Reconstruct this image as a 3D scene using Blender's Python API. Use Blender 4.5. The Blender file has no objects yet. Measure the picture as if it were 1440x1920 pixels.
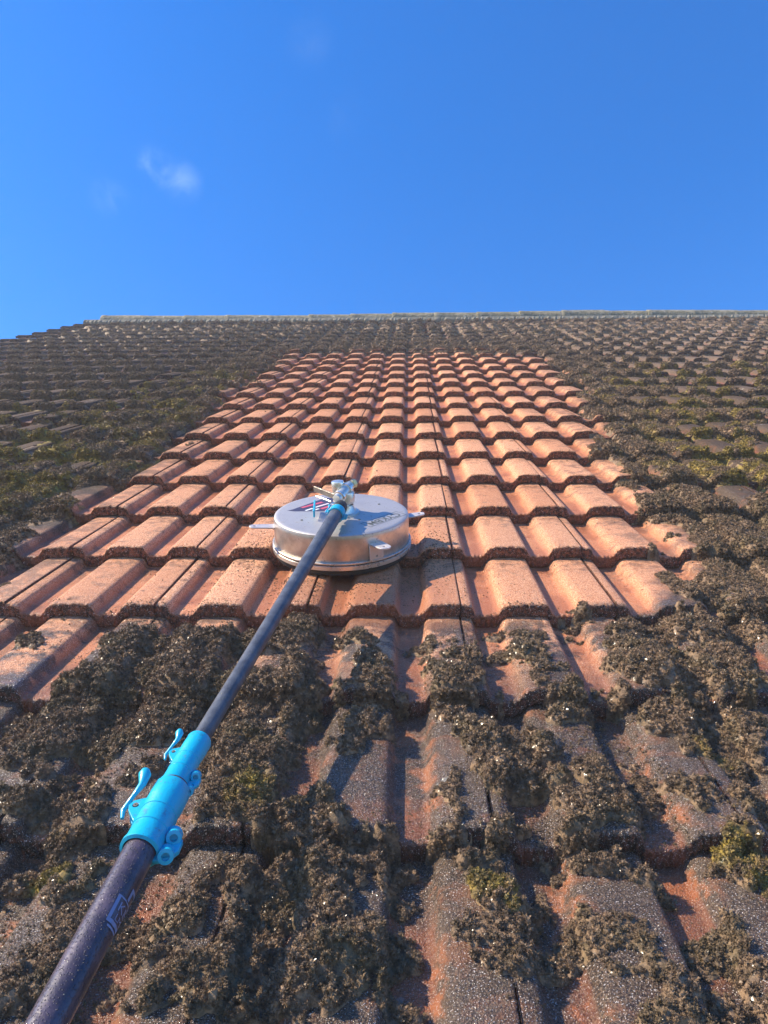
import bpy, bmesh, math, random
import numpy as np
from mathutils import Vector, Matrix
random.seed(7); rng = np.random.default_rng(11)
S = bpy.context.scene; COL = S.collection
PITCH = math.radians(35)

# ------------------------------------------------------------------ camera, sky, sun, exposure
F, CXP, CYP, VXP, VYP, HCAM = 1450., 720., 960., 767., 478., .645
_v = np.array([VXP-CXP, CYP-VYP, F]); _v /= np.linalg.norm(_v)
_u = np.array([1, 0, -(VXP-CXP)/F]); _u /= np.linalg.norm(_u)
_n = np.cross(_v, _u); _n *= np.sign(_n[1])
R_roof = Matrix.Rotation(PITCH, 4, 'X')                 # roof frame (u along eaves, v up the slope, n out) -> world
cam_d = bpy.data.cameras.new('camera'); cam = bpy.data.objects.new('camera', cam_d); COL.objects.link(cam)
right = Vector((_u[0], _v[0], _n[0])); up = Vector((_u[1], _v[1], _n[1])); fwd = Vector((_u[2], _v[2], _n[2]))
M = Matrix((right, up, -fwd)).transposed().to_4x4()
M.translation = Vector((0, 0, HCAM))
cam.matrix_world = R_roof @ M
cam_d.sensor_fit = 'VERTICAL'; cam_d.sensor_height = 36; cam_d.lens = F/1920*36
cam_d.clip_start = .01; cam_d.clip_end = 3000
S.camera = cam

sun_local = Vector((-1.25, .55, 1.0)).normalized()      # towards the sun, in roof frame
sun_w = (R_roof.to_3x3() @ sun_local).normalized()
SUN_EL = math.asin(sun_w.z); SUN_AZ = math.atan2(sun_w.x, sun_w.y)
sd = bpy.data.lights.new('sun', 'SUN'); so = bpy.data.objects.new('sun', sd); COL.objects.link(so)
sd.energy = 4.4; sd.angle = math.radians(.53); sd.color = (1, .86, .66)
so.rotation_euler = sun_w.to_track_quat('Z', 'Y').to_euler()

W = bpy.data.worlds.new('World'); S.world = W; W.use_nodes = True
nt = W.node_tree; nt.nodes.clear()
def nd(t, typ, **k):
    x = t.nodes.new(typ)
    for a, b in k.items(): setattr(x, a, b)
    return x
sky = nd(nt, 'ShaderNodeTexSky', sky_type='NISHITA', sun_disc=False, sun_elevation=SUN_EL, sun_rotation=SUN_AZ,
         air_density=1.0, dust_density=.25, ozone_density=4.0, altitude=200)
bg = nd(nt, 'ShaderNodeBackground'); bg.inputs[1].default_value = .15
wo = nd(nt, 'ShaderNodeOutputWorld')
hs = nd(nt, 'ShaderNodeHueSaturation'); hs.inputs['Saturation'].default_value = 1.38; hs.inputs['Hue'].default_value = .508
nt.links.new(sky.outputs[0], hs.inputs['Color'])
# thin wisps of cloud: noise on the view direction, held to three small patches of sky
tc = nd(nt, 'ShaderNodeTexCoord'); nz = nd(nt, 'ShaderNodeTexNoise'); nz.inputs['Scale'].default_value = 26
nz.inputs['Detail'].default_value = 7; nz.inputs['Roughness'].default_value = .6; nz.inputs['Distortion'].default_value = 1.2
nt.links.new(tc.outputs['Generated'], nz.inputs['Vector'])
def px_dir(x, y):
    d = Vector(((x-CXP)/F, (CYP-y)/F, 1)); l = right*d.x + up*d.y + fwd*d.z
    return (R_roof.to_3x3() @ l).normalized()
acc = None
for (x, y, r, st) in [(340, 340, .030, 1.), (283, 305, .024, .8), (310, 325, .026, .8), (205, 365, .030, .4), (582, 78, .035, .22), (640, 215, .04, .10)]:
    vm = nd(nt, 'ShaderNodeVectorMath', operation='DISTANCE'); vm.inputs[1].default_value = px_dir(x, y)
    nm = nd(nt, 'ShaderNodeVectorMath', operation='NORMALIZE'); nt.links.new(tc.outputs['Generated'], nm.inputs[0])
    nt.links.new(nm.outputs[0], vm.inputs[0])
    mr = nd(nt, 'ShaderNodeMapRange', interpolation_type='SMOOTHSTEP'); nt.links.new(vm.outputs['Value'], mr.inputs[0])
    mr.inputs[1].default_value = 0; mr.inputs[2].default_value = r; mr.inputs[3].default_value = st; mr.inputs[4].default_value = 0
    if acc is None: acc = mr.outputs[0]
    else:
        mx = nd(nt, 'ShaderNodeMath', operation='MAXIMUM'); nt.links.new(acc, mx.inputs[0]); nt.links.new(mr.outputs[0], mx.inputs[1]); acc = mx.outputs[0]
cr = nd(nt, 'ShaderNodeMapRange', interpolation_type='SMOOTHSTEP'); nt.links.new(nz.outputs[0], cr.inputs[0])
cr.inputs[1].default_value = .30; cr.inputs[2].default_value = .75; cr.inputs[3].default_value = 0; cr.inputs[4].default_value = .10
ml = nd(nt, 'ShaderNodeMath', operation='MULTIPLY'); nt.links.new(acc, ml.inputs[0]); nt.links.new(cr.outputs[0], ml.inputs[1])
mc = nd(nt, 'ShaderNodeMix', data_type='RGBA'); nt.links.new(ml.outputs[0], mc.inputs[0])
nt.links.new(hs.outputs[0], mc.inputs[6]); mc.inputs[7].default_value = (6.5, 7.6, 9, 1)
nt.links.new(mc.outputs[2], bg.inputs[0]); nt.links.new(bg.outputs[0], wo.inputs[0])
S.view_settings.view_transform = 'Standard'; S.view_settings.look = 'None'; S.view_settings.gamma = 1
S.view_settings.use_curve_mapping = False; S.view_settings.exposure = .98
S.cycles.volume_bounces = 0; S.cycles.max_bounces = 6; S.cycles.diffuse_bounces = 3; S.cycles.glossy_bounces = 3
S.cycles.sample_clamp_indirect = 4

# ------------------------------------------------------------------ noise used for geometry
def _hash(i, j, s):
    h = (i.astype(np.int64)*374761393 + j.astype(np.int64)*668265263 + s*974634777) & 0x7fffffff
    h = ((h ^ (h >> 13))*1274126177) & 0x7fffffff
    return ((h ^ (h >> 16)) & 0xffff)/65535.
def vnoise(x, y, s=0):
    xi = np.floor(x); yi = np.floor(y); fx = x-xi; fy = y-yi
    fx = fx*fx*(3-2*fx); fy = fy*fy*(3-2*fy)
    a = _hash(xi, yi, s); b = _hash(xi+1, yi, s); c = _hash(xi, yi+1, s); d = _hash(xi+1, yi+1, s)
    return (a*(1-fx)+b*fx)*(1-fy)+(c*(1-fx)+d*fx)*fy
def fbm(x, y, s=0, o=4):
    t = 0; a = .5; w = 0
    for k in range(o):
        t = t+a*vnoise(x*2**k+17.3*k, y*2**k-9.1*k, s+k); w += a; a *= .55
    return t/w
def sstep(a, b, x):
    t = np.clip((x-a)/(b-a), 0, 1); return t*t*(3-2*t)

# ------------------------------------------------------------------ roof measures
G, V0, TW, U0 = .31, .7525, .30, .10       # gauge, front of row 0, cover width, u of one joint
ROLL, DROP, TH = .022, .029, .028
KMIN, KMAX = -1, 24
V_TOP = V0+G*(KMAX+1)
_dn = [(.015, 0), (.0195, -.0010), (.0230, -.0038), (.0258, -.0100), (.0285, -.0168), (.0315, -.0208), (.036, -ROLL)]     # right flank of a roll
_up = [(.067, -ROLL), (.0715, -.0207), (.0760, -.0165), (.0805, -.0095), (.0850, -.0040), (.0900, -.0011), (.097, 0)]       # left flank of the next
KNOT = [(0, 0)]+_dn+_up+[(a+.15, b) for a, b in _dn+_up]+[(.3, 0)]
_ku = np.array([k[0] for k in KNOT]); _kz = np.array([k[1] for k in KNOT])
def prof(uu):
    z = np.interp(uu, _ku, _kz)
    crown = 0.0022*(1-np.clip(np.abs(((uu-.130+.075) % .15)-.075)/.042, 0, 1)**2)   # rolls are a little crowned
    return z+crown-.0022
def roof_z(u, v):
    k = np.floor((v-V0)/G); t = (v-V0)/G-k
    return prof((u-U0) % TW) - DROP*t
RB = [(.5, .28), (1.33, .30), (1.456, .52), (1.768, .66), (2.06, .67), (2.37, .73), (2.77, .72), (3.5, .83), (4.3, .86), (5.4, .95), (9, 1.0)]
def rb(v): return np.interp(v, [a for a, b in RB], [b for a, b in RB])
def clean_mask(u, v):
    # 1 on the washed strip, 0 on the mossy roof
    w1 = (fbm(u*6+3, v*5, 5)-.5)*.22; w2 = (fbm(u*9, v*8, 9)-.5)*.10
    a = sstep(-.93, -.87, u+w1+w2+np.where(v < 1.7, (v-1.7)*.35, 0)*-1*0)
    b = sstep(.03, -.03, u-rb(v)+w1)
    hc = _hash(np.floor((u-U0+.02)/.15), np.floor((v-V0)/G), 123)-.5
    b = sstep(.03, -.03, u-rb(v)+w1+hc*.13); a = sstep(-.93, -.87, u+w1+w2+hc*.12)
    c = sstep(1.33, 1.37, v+w2*.6); d = sstep(5.72, 5.50, v+w1*.5+hc*.8)
    return a*b*c*d

# ------------------------------------------------------------------ materials
roof = bpy.data.objects.new('tiled_roof', None); COL.objects.link(roof); roof.matrix_world = R_roof
roof['label'] = 'pitched roof of interlocking red concrete tiles with a washed orange strip between blackened mossy tiles'
roof['category'] = 'roof'
def mat(name):
    m = bpy.data.materials.new(name); m.use_nodes = True; t = m.node_tree; t.nodes.clear()
    b = nd(t, 'ShaderNodeBsdfPrincipled'); o = nd(t, 'ShaderNodeOutputMaterial'); t.links.new(b.outputs[0], o.inputs[0])
    return m, t, b
def L(t, a, b): t.links.new(a, b)
def noise(t, vec, scale, detail=3, rough=.55, dist=0):
    n = nd(t, 'ShaderNodeTexNoise'); L(t, vec, n.inputs['Vector']); n.inputs['Scale'].default_value = scale
    n.inputs['Detail'].default_value = detail; n.inputs['Roughness'].default_value = rough; n.inputs['Distortion'].default_value = dist
    return n.outputs[0]
def mrange(t, x, a, b, c=0., d=1., smooth=True):
    m = nd(t, 'ShaderNodeMapRange'); m.interpolation_type = 'SMOOTHSTEP' if smooth else 'LINEAR'
    if hasattr(x, 'links'): L(t, x, m.inputs[0])
    for i, q in enumerate((a, b, c, d)):
        if hasattr(q, 'links'): L(t, q, m.inputs[i+1])
        else: m.inputs[i+1].default_value = q
    return m.outputs[0]
def mth(t, op, a, b=None, c=None):
    m = nd(t, 'ShaderNodeMath', operation=op)
    for i, q in enumerate((a, b, c)):
        if q is None: continue
        if hasattr(q, 'links'): L(t, q, m.inputs[i])
        else: m.inputs[i].default_value = q
    return m.outputs[0]
def mix(t, f, a, b, bt='MIX'):
    m = nd(t, 'ShaderNodeMix', data_type='RGBA', blend_type=bt)
    for i, q in ((0, f), (6, a), (7, b)):
        if hasattr(q, 'links'): L(t, q, m.inputs[i])
        else: m.inputs[i].default_value = q if i == 0 or len(q) == 4 else (*q, 1)
    return m.outputs[2]

def tile_material(name, face=False):
    m, t, b = mat(name)
    tc = nd(t, 'ShaderNodeTexCoord'); tc.object = roof; P = tc.outputs['Object']
    sp = nd(t, 'ShaderNodeSeparateXYZ'); L(t, P, sp.inputs[0]); u, v = sp.outputs[0], sp.outputs[1]
    at = nd(t, 'ShaderNodeAttribute', attribute_name='prof'); pr = at.outputs['Fac']      # 1 on a roll, 0 in a pan
    wn = nd(t, 'ShaderNodeTexWhiteNoise', noise_dimensions='2D')
    cx = nd(t, 'ShaderNodeCombineXYZ')
    L(t, mth(t, 'FLOOR', mth(t, 'DIVIDE', mth(t, 'SUBTRACT', u, U0), TW)), cx.inputs[0])
    L(t, mth(t, 'FLOOR', mth(t, 'DIVIDE', mth(t, 'SUBTRACT', v, V0-.004), G)), cx.inputs[1]); L(t, cx.outputs[0], wn.inputs['Vector'])
    # washed strip
    wob = mth(t, 'MULTIPLY', mth(t, 'SUBTRACT', noise(t, P, 7, 5, .6), .5), .42)
    # right edge of the strip as a curve of v
    fc = nd(t, 'ShaderNodeFloatCurve'); cv = fc.mapping.curves[0]
    pts = [(a/9., bq) for a, bq in RB]
    cv.points[0].location = (0, pts[0][1]); cv.points[1].location = (1, pts[-1][1])
    for p in pts[:-1]: cv.points.new(*p)
    for p in cv.points: p.handle_type = 'VECTOR'
    fc.mapping.update()
    L(t, mth(t, 'DIVIDE', v, 9.), fc.inputs['Value'])
    uw = mth(t, 'ADD', u, wob)
    wc = mth(t, 'SUBTRACT', wn.outputs['Value'], .5)
    A = mrange(t, mth(t, 'ADD', mth(t, 'ADD', uw, mth(t, 'MULTIPLY', wc, .14)), mrange(t, v, 3., 5.8, 0., .10)), -.98, -.82)
    B = mrange(t, mth(t, 'SUBTRACT', mth(t, 'ADD', uw, mth(t, 'MULTIPLY', wc, .12)), fc.outputs[0]), -.06, .08, 1, 0)
    vw = mth(t, 'ADD', v, mth(t, 'MULTIPLY', wob, .25))
    C = mrange(t, vw, 1.30, 1.40); D = mrange(t, mth(t, 'ADD', vw, mth(t, 'MULTIPLY', wc, .7)), 5.45, 5.75, 1, 0)
    clean = mth(t, 'MULTIPLY', mth(t, 'MULTIPLY', A, B), mth(t, 'MULTIPLY', C, D))
    # the half-washed course below the strip: orange shows in patches, more in the pans
    n2 = noise(t, P, 13, 6, .65)
    part = mrange(t, mth(t, 'ADD', v, mth(t, 'MULTIPLY', mrange(t, u, -.45, -.7), .16)), 1.0, 1.34)
    part = mth(t, 'MULTIPLY', mth(t, 'MULTIPLY', part, mrange(t, u, .42, .30)), mrange(t, v, 1.55, 1.42))
    part = mth(t, 'MULTIPLY', part, mrange(t, mth(t, 'SUBTRACT', n2, mth(t, 'MULTIPLY', pr, .06)), .40, .52))
    clean = mth(t, 'MAXIMUM', clean, part)
    # speckled sand face
    g1 = noise(t, P, 420, 2, .6); g2 = noise(t, P, 150, 3, .7); g3 = noise(t, P, 5, 4, .6)
    rnd = nd(t, 'ShaderNodeAttribute', attribute_name='tint', attribute_type='GEOMETRY')
    c = mix(t, mrange(t, g1, .42, .58), (.46, .150, .052), (.92, .53, .30))
    c = mix(t, mth(t, 'MULTIPLY', mrange(t, g2, .60, .72), .55), c, (.20, .055, .028))
    c = mix(t, mth(t, 'MULTIPLY', mrange(t, pr, .6, .1), .55), c, (.52, .15, .055))
    c = mix(t, mth(t, 'MULTIPLY', mrange(t, g3, .5, .75), .35), c, (.36, .15, .08))
    c = mix(t, mth(t, 'MULTIPLY', wn.outputs['Value'], .55), c, (.45, .165, .065))
    c = mix(t, mth(t, 'MULTIPLY', mrange(t, wn.outputs['Color'], .55, 1.), .3), c, (.50, .30, .18))
    # grime left in the laps and towards the two sides of the strip
    fr_ = mth(t, 'FRACT', mth(t, 'DIVIDE', mth(t, 'SUBTRACT', v, V0), G))
    lap = mth(t, 'MULTIPLY', mrange(t, fr_, .55, .92), mrange(t, noise(t, P, 38, 5, .7, .5), .44, .60))
    c = mix(t, mth(t, 'MULTIPLY', lap, .7), c, (.13, .062, .034))
    sd_ = mrange(t, mth(t, 'ABSOLUTE', mth(t, 'ADD', uw, .1)), .45, .85, .0, .16)
    c = mix(t, mth(t, 'MULTIPLY', mrange(t, mth(t, 'ADD', noise(t, P, 21, 6, .7), sd_), .56, .70), .6), c, (.15, .08, .05))
    bs = noise(t, P, 46, 5, .7)                                                        # dried dirt specks left behind
    c = mix(t, mth(t, 'MULTIPLY', mrange(t, bs, .62, .69), .8), c, (.05, .028, .018))
    # algae-black tiles
    d = mix(t, mrange(t, g1, .42, .62), (.024, .0145, .0085), (.130, .084, .051))
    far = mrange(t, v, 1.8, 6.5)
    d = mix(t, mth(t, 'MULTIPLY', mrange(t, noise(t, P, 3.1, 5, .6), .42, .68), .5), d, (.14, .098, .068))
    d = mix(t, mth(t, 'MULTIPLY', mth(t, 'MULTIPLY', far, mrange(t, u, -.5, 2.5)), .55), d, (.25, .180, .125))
    ex = mth(t, 'MULTIPLY', mrange(t, noise(t, P, 17, 6, .68, .4), .49, .63), mrange(t, v, 3.5, .9, .12, .85))
    ex = mth(t, 'MULTIPLY', ex, mrange(t, pr, .98, .6, .35, 1.))
    d = mix(t, ex, d, (.34, .120, .045))
    li = mrange(t, noise(t, P, 33, 3, .5), .70, .745)
    d = mix(t, mth(t, 'MULTIPLY', li, .55), d, (.34, .34, .30))
    col = mix(t, clean, d, c)
    if face:  # front faces painted darker: their dirt plus shade put into the colour
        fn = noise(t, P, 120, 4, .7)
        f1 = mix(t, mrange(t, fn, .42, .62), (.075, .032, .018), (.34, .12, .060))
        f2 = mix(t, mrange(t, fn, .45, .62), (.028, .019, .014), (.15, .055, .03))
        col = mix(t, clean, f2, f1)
        col = mix(t, mrange(t, noise(t, P, 300, 1, .5), .68, .72), col, (.62, .52, .45))
    col = mix(t, mth(t, 'MULTIPLY', mrange(t, noise(t, P, 640, 0, .5), .70, .74), mrange(t, v, 3., 1., .1, .55)), col, (.75, .70, .66))  # pale quartz specks, stronger nearby, painting in the glitter of wet grains
    L(t, col, b.inputs['Base Color'])
    rr = mix(t, clean, mix(t, mrange(t, v, 1.2, 2.6), (.34, .34, .34), (.85, .85, .85)), (.62, .62, .62))
    L(t, mrange(t, v, 1.3, 3., .30, .15), b.inputs['Specular IOR Level'])
    rr = mix(t, mrange(t, g2, .45, .6), rr, (.8, .8, .8))
    wet = mth(t, 'MULTIPLY', mrange(t, pr, .35, .05), mrange(t, noise(t, P, 6, 4, .6), .42, .58))
    wet = mth(t, 'MAXIMUM', wet, mth(t, 'MULTIPLY', mth(t, 'MULTIPLY', mrange(t, v, 1.62, 1.50), mrange(t, v, 1.25, 1.4)), mrange(t, mth(t, 'ABSOLUTE', mth(t, 'ADD', u, .13)), .26, .14)))
    rr = mix(t, mth(t, 'MULTIPLY', wet, .8), rr, (.22, .22, .22)); L(t, rr, b.inputs['Roughness'])
    L(t, mix(t, mth(t, 'MULTIPLY', wet, .45), col, (.30, .085, .03)), b.inputs['Base Color'])
    # water film that glitters on the grains
    vo = nd(t, 'ShaderNodeTexVoronoi', feature='F1'); L(t, P, vo.inputs['Vector']); vo.inputs['Scale'].default_value = 520
    h = mth(t, 'ADD', mth(t, 'MULTIPLY', g1, 1.), mth(t, 'MULTIPLY', g2, 1.3))
    h = mth(t, 'SUBTRACT', h, mth(t, 'MULTIPLY', vo.outputs['Distance'], .7))
    bp = nd(t, 'ShaderNodeBump'); bp.inputs['Distance'].default_value = .0016; bp.inputs['Strength'].default_value = .9
    L(t, h, bp.inputs['Height']); L(t, bp.outputs[0], b.inputs['Normal'])
    b2 = nd(t, 'ShaderNodeBump'); b2.inputs['Distance'].default_value = .0048; b2.inputs['Strength'].default_value = 1.
    v2 = nd(t, 'ShaderNodeTexNoise'); L(t, P, v2.inputs['Vector']); v2.inputs['Scale'].default_value = 560; v2.inputs['Detail'].default_value = 1
    L(t, v2.outputs[0], b2.inputs['Height']); L(t, b2.outputs[0], b.inputs['Coat Normal'])
    cw = mix(t, clean, (.75, .75, .75), (.20, .20, .20)); L(t, mix(t, mrange(t, v, 1.3, 2.4), cw, (0, 0, 0)), b.inputs['Coat Weight']); b.inputs['Coat Roughness'].default_value = .07
    return m
M_TILE = tile_material('concrete_tile'); M_FACE = tile_material('concrete_tile_edge', True)

def simple(name, col, rough=.5, metal=0., bump=None, coat=0., var=None, spec=.5, dirt=0.):
    m, t, b = mat(name); tc = nd(t, 'ShaderNodeTexCoord'); P = tc.outputs['Object']
    b.inputs['Base Color'].default_value = (*col, 1); b.inputs['Roughness'].default_value = rough; b.inputs['Metallic'].default_value = metal
    b.inputs['Coat Weight'].default_value = coat; b.inputs['Coat Roughness'].default_value = .08; b.inputs['Specular IOR Level'].default_value = spec
    if var:
        sc, c2, lo, hi = var
        L(t, mix(t, mrange(t, noise(t, P, sc, 5, .65), lo, hi), (*col, 1), (*c2, 1)), b.inputs['Base Color'])
        L(t, mrange(t, noise(t, P, sc*1.7, 4), .3, .7, max(.05, rough-.12), rough+.15), b.inputs['Roughness'])
    if dirt:
        pre = b.inputs['Base Color'].links[0].from_socket if b.inputs['Base Color'].links else None
        dn = mrange(t, noise(t, P, 95, 6, .75, .3), .58, .68, 0, dirt)
        L(t, mix(t, dn, pre if pre else (*col, 1), (.10, .065, .042, 1)), b.inputs['Base Color'])
        L(t, mrange(t, dn, 0, .5, metal, metal*.3), b.inputs['Metallic'])
        L(t, mrange(t, dn, 0, .5, rough, .8), b.inputs['Roughness'])
    if bump:
        sc, ds = bump; bp = nd(t, 'ShaderNodeBump'); bp.inputs['Distance'].default_value = ds
        L(t, noise(t, P, sc, 3), bp.inputs['Height']); L(t, bp.outputs[0], b.inputs['Normal'])
    return m
M_CYAN = simple('cyan_plastic', (.0, .42, .63), .40, var=(60, (.02, .25, .42), .58, .72), dirt=.5, bump=(300, .0003), coat=.25)
M_STEEL = simple('stainless_steel', (.68, .65, .60), .36, .85, var=(16, (.48, .44, .40), .4, .7), bump=(45, .0005), dirt=.6)
M_TOP = simple('stainless_top_plate', (.56, .53, .50), .48, .65, var=(9, (.46, .44, .43), .40, .8), bump=(70, .0005), dirt=.55)
M_TAB = simple('dull_pale_steel', (.62, .57, .55), .45, .45, bump=(90, .0004), var=(50, (.42, .37, .33), .55, .75))
M_RING = simple('worn_steel_ring', (.70, .64, .56), .34, .75, var=(40, (.30, .24, .19), .55, .75))
M_CHROME = simple('polished_chrome', (.92, .86, .76), .24, .8, bump=(200, .0002))
M_BOSS = simple('cast_pale_metal', (.74, .72, .64), .28, .75, bump=(160, .0004))
M_BRASS = simple('brass', (.70, .50, .25), .3, 1.)
M_RUBBER = simple('black_rubber', (.018, .017, .016), .55, bump=(200, .001))
M_GREYBAR = simple('dull_grey_steel', (.24, .20, .16), .5, .5, var=(60, (.14, .13, .12), .4, .7))
M_BLACKD = simple('decal_black', (.06, .05, .08), .35)
M_REDD = simple('decal_red', (.62, .10, .13), .35)
M_WHITED = simple('decal_white', (.78, .78, .80), .35)
M_GREYD = simple('decal_grey', (.10, .11, .10), .5)
M_POLETXT = simple('pole_print', (.22, .24, .38), .4)
M_MORTAR = simple('ridge_mortar', (.24, .21, .16), .9, bump=(120, .004), var=(30, (.18, .17, .12), .4, .6))
M_WHITESPOT = simple('white_lichen', (.75, .76, .72), .8)
M_BATTEN = simple('roof_underlay', (.03, .025, .022), .9)
M_GABLE = simple('gable_brick', (.30, .15, .10), .85, bump=(60, .004), var=(8, (.22, .12, .09), .3, .7))
def pole_material(name, c1, c2, wet):
    m, t, b = mat(name); tc = nd(t, 'ShaderNodeTexCoord'); tc.object = roof; P = tc.outputs['Object']
    c = mix(t, mrange(t, noise(t, P, 30, 5, .7), .35, .65), (*c1, 1), (*c2, 1))
    vo = nd(t, 'ShaderNodeTexVoronoi'); L(t, P, vo.inputs['Vector']); vo.inputs['Scale'].default_value = 520 if wet else 500
    dr = mrange(t, vo.outputs['Distance'], .42, .18)
    sel = nd(t, 'ShaderNodeSeparateColor'); L(t, vo.outputs['Color'], sel.inputs[0])
    dr = mth(t, 'MULTIPLY', dr, mrange(t, sel.outputs[0], .45 if wet else .75, .5 if wet else .8))
    L(t, c, b.inputs['Base Color']); b.inputs['Roughness'].default_value = .45 if wet else .46
    b.inputs['Coat Weight'].default_value = .6 if wet else .15; b.inputs['Coat Roughness'].default_value = .09
    h = mth(t, 'ADD', mth(t, 'MULTIPLY', dr, 1.), mth(t, 'MULTIPLY', noise(t, P, 260, 3), .35))
    bp = nd(t, 'ShaderNodeBump'); bp.inputs['Distance'].default_value = .0011; bp.inputs['Strength'].default_value = 1
    L(t, h, bp.inputs['Height']); L(t, bp.outputs[0], b.inputs['Normal']); L(t, bp.outputs[0], b.inputs['Coat Normal'])
    return m
M_POLE1 = pole_material('upper_pole_composite', (.045, .05, .06), (.10, .11, .125), False)
M_POLE2 = pole_material('lower_pole_composite', (.030, .022, .036), (.085, .060, .085), True)

def moss_material(name, inst):
    m, t, b = mat(name)
    tc = nd(t, 'ShaderNodeTexCoord'); tc.object = roof; P = tc.outputs['Object']; sp = nd(t, 'ShaderNodeSeparateXYZ'); L(t, P, sp.inputs[0])
    at = nd(t, 'ShaderNodeAttribute', attribute_name='yel', attribute_type='INSTANCER' if inst else 'GEOMETRY')
    n1 = noise(t, P, 90, 4, .65); n2 = noise(t, P, 12, 4, .6)
    c = mix(t, mrange(t, n1, .35, .66), (.070, .042, .021), (.37, .235, .130))
    c = mix(t, mth(t, 'MULTIPLY', mrange(t, n2, .45, .7), .6), c, (.13, .10, .034))
    y = mix(t, mrange(t, n1, .35, .62), (.12, .088, .011), (.37, .26, .035))
    c = mix(t, mrange(t, at.outputs['Fac'], .42, .85), c, y)
    oi = nd(t, 'ShaderNodeObjectInfo')
    c = mix(t, mth(t, 'MULTIPLY', oi.outputs['Random'], .35), c, (.28, .20, .12))
    L(t, c, b.inputs['Base Color'])
    b.inputs['Roughness'].default_value = .42; b.inputs['Specular IOR Level'].default_value = .5
    L(t, mrange(t, n1, .3, .6, .45, .85), b.inputs['Roughness'])
    L(t, mrange(t, sp.outputs[1], 1.8, 1.2, .0, .22), b.inputs['Coat Weight']); b.inputs['Coat Roughness'].default_value = .18
    bp = nd(t, 'ShaderNodeBump'); bp.inputs['Distance'].default_value = .003
    L(t, noise(t, P, 330, 4, .7), bp.inputs['Height']); L(t, bp.outputs[0], b.inputs['Normal'])
    return m
M_MOSS = moss_material('moss_cushion', False); M_MOSST = moss_material('moss_tuft', True)

# ------------------------------------------------------------------ mesh helpers
def link_mesh(name, me, mats, parent=None, **props):
    o = bpy.data.objects.new(name, me); COL.objects.link(o)
    for m in mats:
        if m.name not in [q.name for q in me.materials if q]: me.materials.append(m)
    if parent is not None: o.parent = parent
    for k, q in props.items(): o[k] = q
    return o
def mesh_np(name, verts, faces, mi=None, attrs=None, smooth=False):
    me = bpy.data.meshes.new(name)
    verts = np.asarray(verts, dtype=np.float32); faces = np.asarray(faces, dtype=np.int32)
    me.vertices.add(len(verts)); me.vertices.foreach_set('co', verts.ravel())
    me.loops.add(faces.size); me.loops.foreach_set('vertex_index', faces.ravel())
    me.polygons.add(len(faces)); me.polygons.foreach_set('loop_start', np.arange(0, faces.size, faces.shape[1], dtype=np.int32))
    if mi is not None: me.polygons.foreach_set('material_index', np.asarray(mi, dtype=np.int32))
    if smooth: me.polygons.foreach_set('use_smooth', np.ones(len(faces), dtype=bool))
    for k, a in (attrs or {}).items():
        at = me.attributes.new(k, 'FLOAT', 'POINT'); at.data.foreach_set('value', np.asarray(a, dtype=np.float32))
    me.update(calc_edges=True); me.validate()
    return me
def grid_faces(nu, nv, off=0):
    i, j = np.meshgrid(np.arange(nu-1), np.arange(nv-1), indexing='ij')
    a = (i*nv+j).ravel()+off
    return np.stack([a, a+nv, a+nv+1, a+1], 1)

# ------------------------------------------------------------------ roof tiles
def tile_arrays(us, seed, rough, tail=.05):
    """one tile: origin at its left joint, on the line of its front edge; returns verts, faces, material index, prof attribute"""
    r = np.random.default_rng(seed)
    us = np.asarray(us); z = prof(us); gap = .0014
    uu = us.copy(); uu[0] = gap; uu[-1] = TW-gap
    zt = z.copy(); zt[0] -= .0012; zt[-1] -= .0012
    zt[uu < .021] -= .0015                                     # the lap strip right of the joint sits a touch lower
    rows = []
    if rough > 0: vs = [('b', .0015, -TH), ('b', -.0005, -TH*.62), ('b', .0005, -TH*.28), ('b', .001, -.0035), ('t', .0035, -.0006), ('t', .012, 0), ('t', .035, 0), ('t', .1, 0), ('t', .2, 0), ('t', G+tail, 0)]
    else: vs = [('b', .001, -TH), ('b', 0, -.0025), ('t', .003, 0), ('t', G+tail, 0)]
    for kind, v, dz in vs:
        jit = r.normal(0, 1, len(uu))
        amp = rough*(1. if v < .01 else .15 if v < .05 else 0)
        vv = v+jit*amp*.9; zz = zt+dz+r.normal(0, 1, len(uu))*amp*.45-DROP*max(v, 0)/G
        if kind == 'b' and dz == -TH: zz = zt-TH
        rows.append(np.stack([uu, vv, zz], 1))
    V = np.stack(rows, 1).reshape(-1, 3); nr = len(vs)
    Fc = grid_faces(len(uu), nr)
    nb = sum(1 for q in vs if q[0] == 'b')
    mi = np.where((Fc[:, 0] % nr) < nb-1, 1, 0)
    pr = np.repeat(1+(z+.0005)/ROLL, nr)
    # underlap strip that closes the joint on the left, a centimetre down, and the two side edges
    def quad(p, mat_i, prv):
        nonlocal V, Fc, mi, pr
        o = len(V); V = np.vstack([V, p]); Fc = np.vstack([Fc, [[o, o+1, o+2, o+3]]]); mi = np.append(mi, mat_i); pr = np.append(pr, [prv]*4)
    vb = G+tail; zb = -DROP*vb/G
    quad([(-.018, .002, -.009), (.004, .002, -.009), (.004, vb, zb-.009), (-.018, vb, zb-.009)], 1, 1)
    quad([(-.018, .002, -TH), (.004, .002, -TH), (.004, .002, -.009), (-.018, .002, -.009)], 1, 1)
    quad([(gap, 0, -TH), (gap, vb, zb-TH), (gap, vb, zb-.001), (gap, 0, -.001)][::-1], 1, 1)
    quad([(TW-gap, 0, -TH), (TW-gap, vb, zb-TH), (TW-gap, vb, zb-.001), (TW-gap, 0, -.001)], 1, 1)
    return V, Fc, mi, pr
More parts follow.
